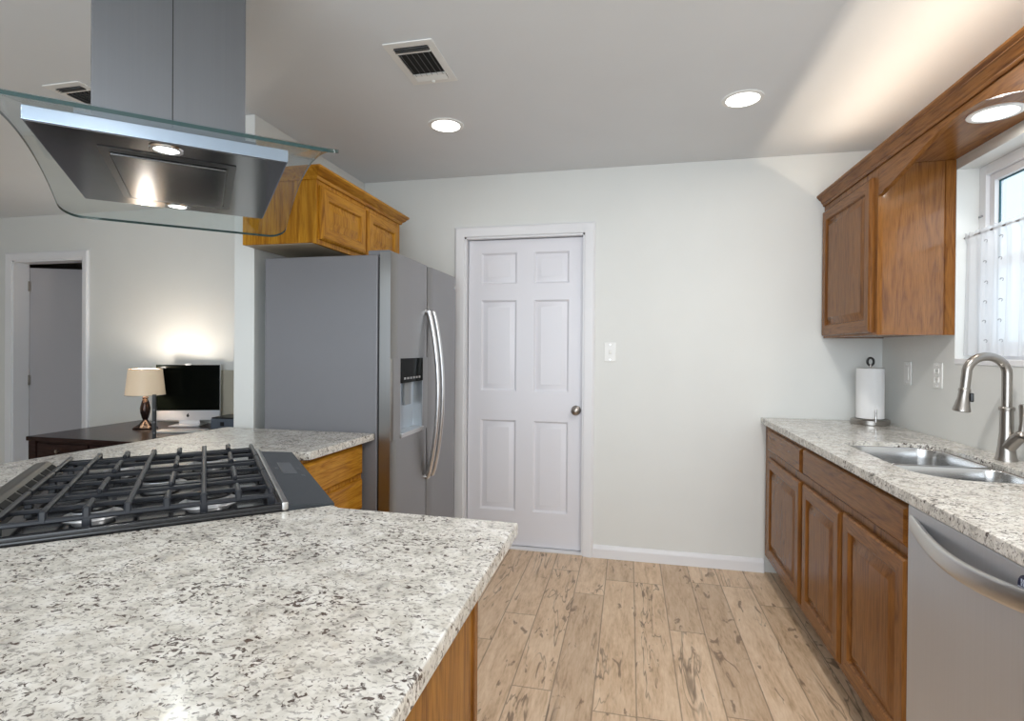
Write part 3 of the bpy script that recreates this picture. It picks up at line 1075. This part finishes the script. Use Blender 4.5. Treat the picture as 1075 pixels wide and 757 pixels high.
# drawer cabinet left run next to fridge
DXF = -1.205
r = thing('drawer_cabinet', 'golden oak drawer cabinet between the refrigerator side and the gas range', 'cabinet', (DXF, -1.40, 0))
MB().box(-0.60, 0.0, -0.245, 0.225, 0.10, 0.887).build('carcass', OAK_V, r, 0)
MB().box(-0.55, -0.06, -0.245, 0.225, 0.0, 0.10).build('toe_kick', DARKCEIL, r, 0)
for z0, z1 in ((0.735, 0.872), (0.575, 0.715), (0.37, 0.555), (0.13, 0.35)):
    front('drawer', r, 0, -0.235, 0.212, z0, z1, 1, [OAK_H, OAK_V], DRAWER_RINGS)

# ------------------------------------------------------------------ gas range (local x = towards -w, y = d)
ang = math.atan2(0.74426, -0.66789)
r = thing('gas_range', 'black gas range set diagonally into the peninsula corner, with a slate control panel', 'range', (RC.x, RC.y, 0), ang)
hwid = RW_ / 2
b = MB()
b.box(-hwid + 0.002, hwid - 0.002, 0.03, RD_ - 0.004, 0.02, 0.905)
b.build('body', GREYSIDE, r, 0)
od = MB().box(-hwid + 0.004, hwid - 0.004, 0.0, 0.03, 0.16, 0.76, 0.004).build('oven_door', DOORSTEEL, r)
MB().box(-hwid + 0.07, hwid - 0.07, -0.002, 0.002, 0.30, 0.62, 0.001).build('oven_window', BLACKG, od)
MB().tube([(-hwid + 0.05, 0.0, 0.71), (-hwid + 0.05, -0.045, 0.71), (hwid - 0.05, -0.045, 0.71), (hwid - 0.05, 0.0, 0.71)], 0.011, 12).build('oven_handle', STEEL, od, 60)
MB().box(-hwid + 0.004, hwid - 0.004, 0.0, 0.03, 0.03, 0.15, 0.004).build('warming_drawer', DOORSTEEL, r)
# cooktop pan with raised rim
b = MB()
b.box(-hwid - 0.006, hwid + 0.006, 0.118, RD_ - 0.002, 0.9205, 0.929, 0.003)
b.box(-hwid - 0.006, -hwid + 0.012, 0.118, RD_ - 0.002, 0.926, 0.938, 0.003)
b.box(hwid - 0.012, hwid + 0.006, 0.118, RD_ - 0.002, 0.926, 0.938, 0.003)
b.build('cooktop', ENAMEL, r)
# control panel: gently sloped slab
cp = MB().prism([(-0.004, 0.885), (-0.004, 0.922), (0.104, 0.934), (0.104, 0.885)], -hwid - 0.001, hwid + 0.001, 0.002,
                M=Matrix(((0, 0, 1, 0), (1, 0, 0, 0), (0, 1, 0, 0), (0, 0, 0, 1)))).build('control_panel', SLATE, r)
slope = math.atan2(0.012, 0.108)
Mp = T(0, 0.05, 0.9285) @ Matrix.Rotation(slope, 4, 'X')
MB().box(-0.02, 0.16, -0.018, 0.022, -0.0005, 0.0006, M=Mp).build('display', SLATE2, cp, 0)
for q in ((0.055, 0.085, 0.030, 0.036), (0.05, 0.08, -0.036, -0.028), (-0.05, -0.03, -0.036, -0.028)):
    MB().box(*q, -0.0005, 0.0006, M=Mp).build('touch_mark', SLATE2, cp, 0)
MB().box(-hwid - 0.007, hwid + 0.007, 0.104, 0.119, 0.921, 0.942, 0.004).build('trim_strip', STEEL_H, r)
# rear vent
b = MB().prism([(RD_ - 0.083, 0.93), (RD_ - 0.045, 0.960), (RD_ - 0.038, 0.962), (RD_ - 0.012, 0.958), (RD_ + 0.002, 0.944), (RD_ + 0.004, 0.9215), (RD_ - 0.083, 0.9215)], -0.335, 0.335, 0.002,
               M=Matrix(((0, 0, 1, 0), (1, 0, 0, 0), (0, 1, 0, 0), (0, 0, 0, 1))))
rv = b.build('rear_vent', brushed('vent_steel', (0.16, 0.155, 0.145), 0.35, 0), r)
b = MB()
for k in range(9):
    xx = -0.290 + k * 0.0725
    b.box(xx - 0.028, xx + 0.028, -0.014, 0.014, -0.001, 0.0016, M=T(0, RD_ - 0.064, 0.945) @ Matrix.Rotation(0.668, 4, 'X'))
b.build('vent_slots', DARKV, rv, 0)
# burners
for bx, by, br in ((-0.25, 0.27, 0.045), (-0.25, 0.50, 0.036), (0.25, 0.27, 0.040), (0.25, 0.50, 0.030), (0.0, 0.385, 0.042)):
    o = MB().lathe([(br + 0.022, 0.928), (br + 0.020, 0.932), (br + 0.004, 0.934), (br + 0.002, 0.944), (br, 0.946)], 32, M=T(bx, by, 0)).build('burner', ALU, r)
    MB().lathe([(br + 0.006, 0.946), (br + 0.007, 0.950), (br + 0.002, 0.954), (0.001, 0.955)], 32, M=T(bx, by, 0)).build('burner_cap', BLACK, o)
    MB().lathe([(0.003, 0.929), (0.003, 0.95)], 8, M=T(bx + br + 0.012, by, 0)).build('igniter', WHITEP, o)
# grates: three, with bars along local x and rails along y
GZ = 0.968
d0, d1 = 0.138, 0.640


def grate(xa, xb, outer):
    b = MB()
    n = 8
    ys = [d0 + (d1 - d0) * k / (n - 1) for k in range(n)]
    low = GZ - 0.017
    # perimeter low rails
    for x in (xa, xb):
        b.bar((x, d0 - 0.004, low), (x, d1 + 0.004, low), 0.011, 0.011, 0.003)
    for y in (d0, d1):
        b.bar((xa, y, GZ - 0.006), (xb, y, GZ - 0.006), 0.012, 0.016, 0.003)
    cx = (xa + xb) / 2
    for k, y in enumerate(ys[1:-1], 1):
        if k % 2 == 0 or not outer:
            segs = [(xa, xb)]
        else:
            segs = [(xa, cx - 0.040), (cx + 0.040, xb)]
        if not outer and k % 2 == 1:
            segs = [(xa, xa + 0.062), (xb - 0.062, xb)]
        for s0, s1 in segs:
            b.bar((s0, y, GZ), (s1, y, GZ), 0.011, 0.013, 0.0035)
            if s0 == xa:
                b.bar((xa, y, low - 0.004), (xa, y, GZ + 0.006), 0.012, 0.014, 0.003)
            if s1 == xb:
                b.bar((xb, y, low - 0.004), (xb, y, GZ + 0.006), 0.012, 0.014, 0.003)
    # cross rails along y
    for t in (0.30, 0.70):
        x = xa + (xb - xa) * t
        b.bar((x, d0, GZ - 0.010), (x, d1, GZ - 0.010), 0.009, 0.010, 0.002)
    # feet
    for x in (xa, xb):
        for y in [ys[0], ys[2], ys[5], ys[7]]:
            b.bar((x, y, 0.9285), (x, y, low), 0.012, 0.016, 0.002)
    b.build('grate', IRON, r, 30)


grate(-0.345, -0.117, True)
grate(-0.111, 0.111, False)
grate(0.117, 0.345, True)

# ------------------------------------------------------------------ range hood
r = thing('range_hood', 'island range hood with curved glass canopy and steel chimney hanging over the gas range', 'range hood', (RC.x, RC.y, 0), ang)
DC = 0.355
b = MB().box(-0.335, 0.335, DC - 0.252, DC + 0.252, 1.770, 1.800, 0.002)
hb = b.build('hood_body', [RIMSTEEL], r)
MB().box(-0.331, 0.331, DC - 0.248, DC + 0.248, 1.7685, 1.7702).build('underside', HOODDARK, r, 0)
MB().box(-0.20, 0.20, DC - 0.19, DC + 0.19, 1.80, 1.852).build('glass_support', HOODSTEEL, r, 0)
# recessed perimeter extraction slot + filter panel
b = MB().prism(rrect(-0.242, 0.242, DC - 0.142, DC + 0.142, 0.004, 2), 1.7665, 1.7690, 0.0, holes=[rrect(-0.212, 0.212, DC - 0.125, DC + 0.125, 0.004, 2)])
b.build('extraction_slot', BLACK, r, 0)
b = MB().box(-0.208, 0.208, DC - 0.121, DC + 0.121, 1.7605, 1.7690, 0.002)
fp = b.build('filter_panel', brushed('filter_panel_steel', (0.15, 0.15, 0.155), 0.16, 1), r)
for sx in (-1, 1):
    o = MB().lathe([(0.036, 1.7685), (0.034, 1.7655), (0.026, 1.7655), (0.025, 1.7685)], 28, M=T(sx * 0.288, DC + 0.005, 0), cap=False).build('lamp_bezel', CHROME, r)
    MB().lathe([(0.0255, 1.7685), (0.024, 1.7665), (0.001, 1.766)], 28, M=T(sx * 0.288, DC + 0.005, 0)).build('lamp_lens', DIFFC, o)
    area('hood_lamp', (sx * 0.288, DC + 0.005, 1.762), 0.045, 0.5, (0.95, 1.0, 0.96), (0, 0, 0), parent=r)
# chimney
b = MB().box(-0.14, 0.14, DC - 0.168, DC + 0.168, 1.852, H - 0.001, 0.003)
ch = b.build('chimney', HOODSTEEL, r)
for sx in (-1, 1):
    MB().box(sx * 0.1396, sx * 0.1404, DC - 0.0012, DC + 0.0012, 1.853, H - 0.002).build('seam', BLACK, ch, 0)
# curved glass canopy
HWG, GD0, GD1, RCN = 0.53, 0.010, 0.70, 0.06
out = rrect(-HWG, HWG, GD0, GD1, RCN, 6)


def gz(x):
    return 1.864 - 0.112 * (x / HWG) ** 2


bm = bmesh.new()
NX = 48
tops, bots = [], []
for i in range(NX + 1):
    t = -math.cos(PI * i / NX) if False else (2 * i / NX - 1)
    # denser at the ends so the rounded corners read
    x = HWG * math.sin(t * PI / 2)
    c = max(0.0, abs(x) - (HWG - RCN))
    ins = RCN - math.sqrt(max(0.0, RCN ** 2 - c ** 2))
    y0, y1 = GD0 + ins, GD1 - ins
    tops.append((bm.verts.new((x, y0, gz(x))), bm.verts.new((x, y1, gz(x)))))
    bots.append((bm.verts.new((x, y0, gz(x) - 0.008)), bm.verts.new((x, y1, gz(x) - 0.008))))
for i in range(NX):
    bm.faces.new((tops[i][0], tops[i + 1][0], tops[i + 1][1], tops[i][1]))
    bm.faces.new((bots[i][0], bots[i][1], bots[i + 1][1], bots[i + 1][0]))
    for k in (0, 1):
        f = bm.faces.new((tops[i][k], tops[i + 1][k], bots[i + 1][k], bots[i][k]))
        f.material_index = 1
for i in (0, NX):
    f = bm.faces.new((tops[i][0], tops[i][1], bots[i][1], bots[i][0]))
    f.material_index = 1
bmesh.ops.recalc_face_normals(bm, faces=bm.faces[:])
me = bpy.data.meshes.new('glass_canopy')
bm.to_mesh(me)
bm.free()
me.materials.append(GLASS)
me.materials.append(GLASSEDGE)
for p in me.polygons:
    p.use_smooth = True
me.set_sharp_from_angle(angle=0.6)
gl = bpy.data.objects.new('glass_canopy', me)
C.objects.link(gl)
gl.parent = r
gl['label'] = 'clear curved glass canopy'

# ------------------------------------------------------------------ refrigerator
FX0, FX1, FY0, FY1, FZ = -1.735, -1.140, -1.150, -0.200, 1.755
r = thing('refrigerator', 'side by side stainless refrigerator with grey side and door dispenser, beside the white door', 'refrigerator', (-1.4, -0.675, 0))
ox, oyy = -1.4, -0.675
MB().box(FX0 - ox, FX1 - ox, FY0 - oyy, FY1 - oyy, 0.02, FZ - 0.008, 0.006).build('body', GREYSIDE, r)
MB().box(FX1 - ox, FX1 - ox + 0.012, FY0 - oyy + 0.01, FY1 - oyy - 0.01, 0.06, FZ - 0.02).build('door_gasket', BLACK, r, 0)
MB().box(-1.6 - ox, FX1 - ox, FY0 - oyy + 0.02, FY1 - oyy - 0.02, 0.0, 0.05).build('base_grille', BLACK, r, 0)
ys = -0.688
XD0, XD1 = FX1 + 0.010 - ox, -1.066 - ox


def bowed(y0, y1, z0, z1, hole=None):
    """fridge door: front bulges slightly and rounds off at both edges"""
    def prof_at(ya, yb):
        out = []
        n = 14
        for k in range(n + 1):
            t = k / n
            y = ya + (yb - ya) * t
            out.append((XD1 + 0.004 * math.sin(PI * (y - y0) / (y1 - y0)) - (0.010 * max(0, 1 - min(y - y0, y1 - y) / 0.014) ** 2), y))
        return out

    b = MB()

    def blk(ya, yb, za, zb):
        p = prof_at(ya, yb)
        b.prism([(XD0, ya)] + p + [(XD0, yb)], za, zb, 0.0)
    if hole is None:
        blk(y0, y1, z0, z1)
    else:
        ha, hb_, hc, hd = hole
        blk(y0, y1, z0, hc)
        blk(y0, y1, hd, z1)
        blk(y0, ha, hc, hd)
        blk(hb_, y1, hc, hd)
        b.box(XD0, XD0 + 0.012, ha, hb_, hc, hd)
    return b


HA, HB, HC, HD = -1.060 - oyy, -0.775 - oyy, 0.885, 1.265
fd = bowed(FY0 - oyy + 0.002, ys - 0.003 - oyy, 0.06, FZ + 0.003, (HA, HB, HC, HD)).build('freezer_door', DOORSTEEL, r, 25)
rd = bowed(ys + 0.003 - oyy, FY1 - oyy - 0.002, 0.06, FZ + 0.003).build('fresh_food_door', DOORSTEEL, r, 25)
# dispenser
MB().box(XD1 - 0.03, XD1 + 0.004, HA, HB, 1.145, HD, 0.004).build('dispenser_display', SCREEN, fd)
b = MB()
for k in range(6):
    yy = HA + 0.05 + k * 0.037
    b.box(XD1 + 0.004, XD1 + 0.0046, yy - 0.012, yy + 0.012, 1.162, 1.172)
b.build('dispenser_buttons', mat('button_grey', (0.32, 0.32, 0.33), 0.5), fd, 0)
b = MB()
b.box(XD0 + 0.010, XD0 + 0.014, HA, HB, HC, 1.145)
b.box(XD0 + 0.012, XD1 + 0.002, HA, HA + 0.008, HC, 1.145).box(XD0 + 0.012, XD1 + 0.002, HB - 0.008, HB, HC, 1.145)
b.build('dispenser_recess', brushed('dispenser_silver', (0.50, 0.53, 0.56), 0.35, 2), fd, 0)
MB().box(XD0 + 0.012, XD1 + 0.012, HA, HB, HC, HC + 0.022, 0.003).build('drip_tray', STEEL_H, fd)
MB().box(XD0 + 0.03, XD0 + 0.045, (HA + HB) / 2 - 0.04, (HA + HB) / 2 + 0.04, 1.03, 1.145, 0.004).build('dispenser_paddle', mat('paddle_grey', (0.25, 0.27, 0.29), 0.4), fd)


def fr_handle(y, parent):
    b = MB()
    pts, n = [], 26
    z0, z1 = 0.62, 1.515
    for i in range(n + 1):
        t = i / n
        z = z0 + (z1 - z0) * t
        x = XD1 + 0.012 + 0.058 * math.sin(PI * t) ** 0.75
        pts.append((x, y, z))
    b.tube(pts, 0.0125, 14, sy=1.0)
    for z in (z0 + 0.004, z1 - 0.004):
        b.tube([(XD1 - 0.004, y, z), (XD1 + 0.016, y, z)], 0.0125, 14)
    b.build('handle', mat('handle_satin', (0.68, 0.68, 0.69), 0.28, 1.0), parent, 60)


fr_handle(ys - 0.036 - oyy, fd)
fr_handle(ys + 0.036 - oyy, rd)
for y in (FY0 + 0.05, FY1 - 0.05):
    MB().box(-1.20 - ox, -1.09 - ox, y - 0.03 - oyy, y + 0.03 - oyy, FZ - 0.008, FZ + 0.016, 0.006).build('hinge_cover', GREYSIDE, r)
MB().lathe([(0.012, 0.0), (0.012, 0.002)], 20, M=T(XD1 + 0.0025, FY1 - 0.06 - oyy, 1.69) @ Matrix.Rotation(PI / 2, 4, 'Y')).build('badge', CHROME, rd)

# cabinet over the fridge
AX = -1.415
r = thing('upper_cabinet', 'golden oak cabinet with two raised panel doors mounted above the refrigerator', 'cabinet', (AX, -0.75, 1.80))
b = MB()
b.box(-0.39, -0.018, -0.468, 0.452, 0.0, 0.31).box(-0.018, 0.0, -0.470, 0.454, -0.004, 0.31)
b.build('carcass', OAK_V, r, 0)
MB().box(-0.38, -0.02, -0.455, 0.44, -0.0025, 0.0).build('bottom_panel', mat('light_ply', (0.42, 0.36, 0.27), 0.6), r, 0)
front('door', r, 0, -0.448, -0.015, 0.018, 0.268, 1, [OAK_V, OAK_H], DOOR_RINGS)
front('door', r, 0, 0.008, 0.405, 0.018, 0.268, 1, [OAK_V, OAK_H], DOOR_RINGS)
prof = [(a_, 0.290 + (c_ - 0.272) * 0.052 / 0.07) for a_, c_ in ((0.0, 0.272), (0.008, 0.272), (0.012, 0.280), (0.014, 0.290), (0.026, 0.300), (0.034, 0.316), (0.040, 0.320), (0.046, 0.330), (0.046, 0.342), (0.0, 0.342))]
bm = bmesh.new()
path = [((-0.39, -0.468), (0, -1)), ((0.0, -0.470), (1, -1)), ((0.0, 0.454), (1, 1)), ((-0.39, 0.454), (0, 1))]
rings = [[bm.verts.new((px_ + dx_ * a, py_ + dy_ * a, c)) for a, c in prof] for (px_, py_), (dx_, dy_) in path]
for r0, r1 in zip(rings, rings[1:]):
    for i in range(len(prof)):
        j = (i + 1) % len(prof)
        bm.faces.new((r0[i], r0[j], r1[j], r1[i]))
bm.faces.new(rings[0])
bm.faces.new(rings[-1][::-1])
bmesh.ops.recalc_face_normals(bm, faces=bm.faces[:])
b = MB()
b._merge(bm)
b.build('crown', OAK_H, r, 30)

# ------------------------------------------------------------------ living room: desk, lamp, computer
DZT = 0.70
r = thing('desk', 'dark espresso wood desk in the living room behind the peninsula counter', 'desk', (-3.31, -0.16, 0))
MB().box(-0.68, 0.72, -0.44, 0.44, DZT - 0.03, DZT, 0.006, 3).build('desktop', DARKWOOD, r)
MB().box(-0.65, 0.69, -0.41, -0.39, 0.53, DZT - 0.03).build('apron', DARKWOOD, r, 0)
MB().box(-0.65, -0.63, -0.39, 0.41, 0.10, DZT - 0.03).build('side_panel', DARKWOOD, r, 0)
for x0, x1 in ((-0.60, -0.18), (-0.16, 0.26)):
    o = MB().box(x0, x1, -0.425, -0.408, 0.55, DZT - 0.045, 0.003).build('drawer', DARKWOOD, r)
    MB().lathe([(0.006, 0.0), (0.006, 0.01), (0.012, 0.018), (0.012, 0.024), (0.001, 0.027)], 16, M=T((x0 + x1) / 2 - 0.02, -0.425, 0.61) @ Matrix.Rotation(PI / 2, 4, 'X')).build('knob', NICKEL, o)
for x in (-0.64, 0.68):
    for y in (-0.40, 0.40):
        MB().box(x - 0.03, x + 0.03, y - 0.03, y + 0.03, 0, DZT - 0.03, 0.003).build('leg', DARKWOOD, r)

lx, ly = -3.555, -0.085
r = thing('table_lamp', 'small table lamp with beige drum shade and dark turned base on the desk', 'lamp', (lx, ly, DZT))
r.scale = (1.1, 1.1, 1.1)
MB().lathe([(0.072, 0.0), (0.074, 0.006), (0.068, 0.014), (0.040, 0.030), (0.022, 0.048), (0.015, 0.060), (0.020, 0.072), (0.030, 0.110), (0.031, 0.140), (0.022, 0.180), (0.014, 0.200), (0.020, 0.210), (0.012, 0.220), (0.006, 0.26)], 32).build('lamp_base', mat('dark_bronze_gloss', (0.030, 0.018, 0.016), 0.15, 0.5), r)
b = MB().lathe([(0.118, 0.228), (0.100, 0.405)], 40, cap=False)
sh = b.build('lamp_shade', SHADE, r)
for rr, z in ((0.1185, 0.228), (0.1005, 0.405)):
    MB().tube([(rr * math.cos(2 * PI * k / 40), rr * math.sin(2 * PI * k / 40), z) for k in range(41)], 0.002, 6).build('shade_rim', NICKEL, sh, 60)
MB().tube([(-0.1, 0, 0.40), (0, 0, 0.395), (0.1, 0, 0.40)], 0.0015, 6).build('shade_spider', NICKEL, sh, 60)
MB().lathe([(0.010, 0.258), (0.014, 0.27), (0.026, 0.31), (0.028, 0.33), (0.020, 0.352), (0.001, 0.36)], 20).build('bulb', emit('lamp_bulb', (1.0, 0.8, 0.55), 6.0), r)
pl_ = bpy.data.lights.new('table_lamp_light', 'POINT')
pl_.energy = 12.5
pl_.color = (1.0, 0.92, 0.82)
pl_.shadow_soft_size = 0.03
plo = bpy.data.objects.new('table_lamp_light', pl_)
C.objects.link(plo)
plo.location = (0, 0, 0.386)
plo.parent = r

r = thing('desktop_computer', 'silver all-in-one desktop computer with black screen on the dark desk', 'computer', (-3.377, 0.135, DZT), math.radians(20))
r.scale = (1.1, 1.1, 1.1)
MB().box(-0.215, 0.215, -0.008, 0.012, 0.034, 0.433, 0.005).build('housing', ALU, r)
MB().box(-0.213, 0.213, -0.011, -0.006, 0.106, 0.431, 0.001).build('screen', SCREEN, r)
ch_ = MB().box(-0.213, 0.213, -0.011, -0.006, 0.036, 0.104, 0.001).build('chin', mat('chin_silver', (0.55, 0.56, 0.59), 0.4, 0.2), r)
b = MB().lathe([(0.010, 0.0), (0.010, 0.0008)], 20, M=T(0, -0.0112, 0.069) @ Matrix.Rotation(PI / 2, 4, 'X') @ Matrix.Diagonal((0.92, 1.05, 1, 1)))
b.box(-0.001, 0.005, -0.0122, -0.0112, 0.080, 0.085)
b.build('logo', BLACK, ch_, 0)
MB().box(-0.018, 0.018, -0.014, 0.0, 0.427, 0.441, 0.003).build('webcam_clip', WHITEP, r)
b = MB().box(-0.10, 0.10, -0.08, 0.06, 0.0, 0.006, 0.002).box(-0.07, 0.07, 0.012, 0.020, 0.0, 0.22, 0.003)
b.build('stand', ALU, r)
b = MB().box(-0.165, 0.165, -0.065, 0.065, 0.0, 0.008, 0.003)
o = b.build('keyboard', WHITEP, None, 30, (-3.168, -0.155, DZT + 0.0005))
o.rotation_euler.z = math.radians(19)
tag(o, 'flat white keyboard lying on the desk in front of the computer', 'keyboard')
r = thing('speaker', 'narrow tall black speaker standing between the lamp and the computer', 'speaker', (-3.045, -0.50, DZT), 0.75)
MB().box(-0.012, 0.012, -0.03, 0.0, 0.0, 0.30, 0.003).build('cabinet', BLACK, r)
for z in (0.05, 0.12, 0.20):
    MB().lathe([(0.007, 0), (0.007, 0.002), (0.003, 0.003)], 16, M=T(0, -0.03, z) @ Matrix.Rotation(PI / 2, 4, 'X')).build('driver', DRIVER, r)
r = thing('printer', 'low grey-blue box shaped printer at the right end of the desk', 'printer', (-2.965, 0.115, DZT), 0.1)
MB().box(-0.10, 0.12, -0.11, 0.11, 0.0, 0.08, 0.008).build('body', GREYBLUE, r)
MB().box(-0.095, 0.115, -0.105, 0.105, 0.0805, 0.088, 0.003).build('lid', BLACK, r)
MB().box(-0.02, 0.01, -0.113, -0.109, 0.025, 0.055, 0.001).build('panel', BLACK, r)
o = MB().box(-0.11, 0.11, -0.010, 0.010, 0.0, 0.43, 0.004).build('pinboard', BEIGE, None, 30, (-3.10, 0.27, DZT))
tag(o, 'plain beige upright board behind the computer, right of its screen', 'board')
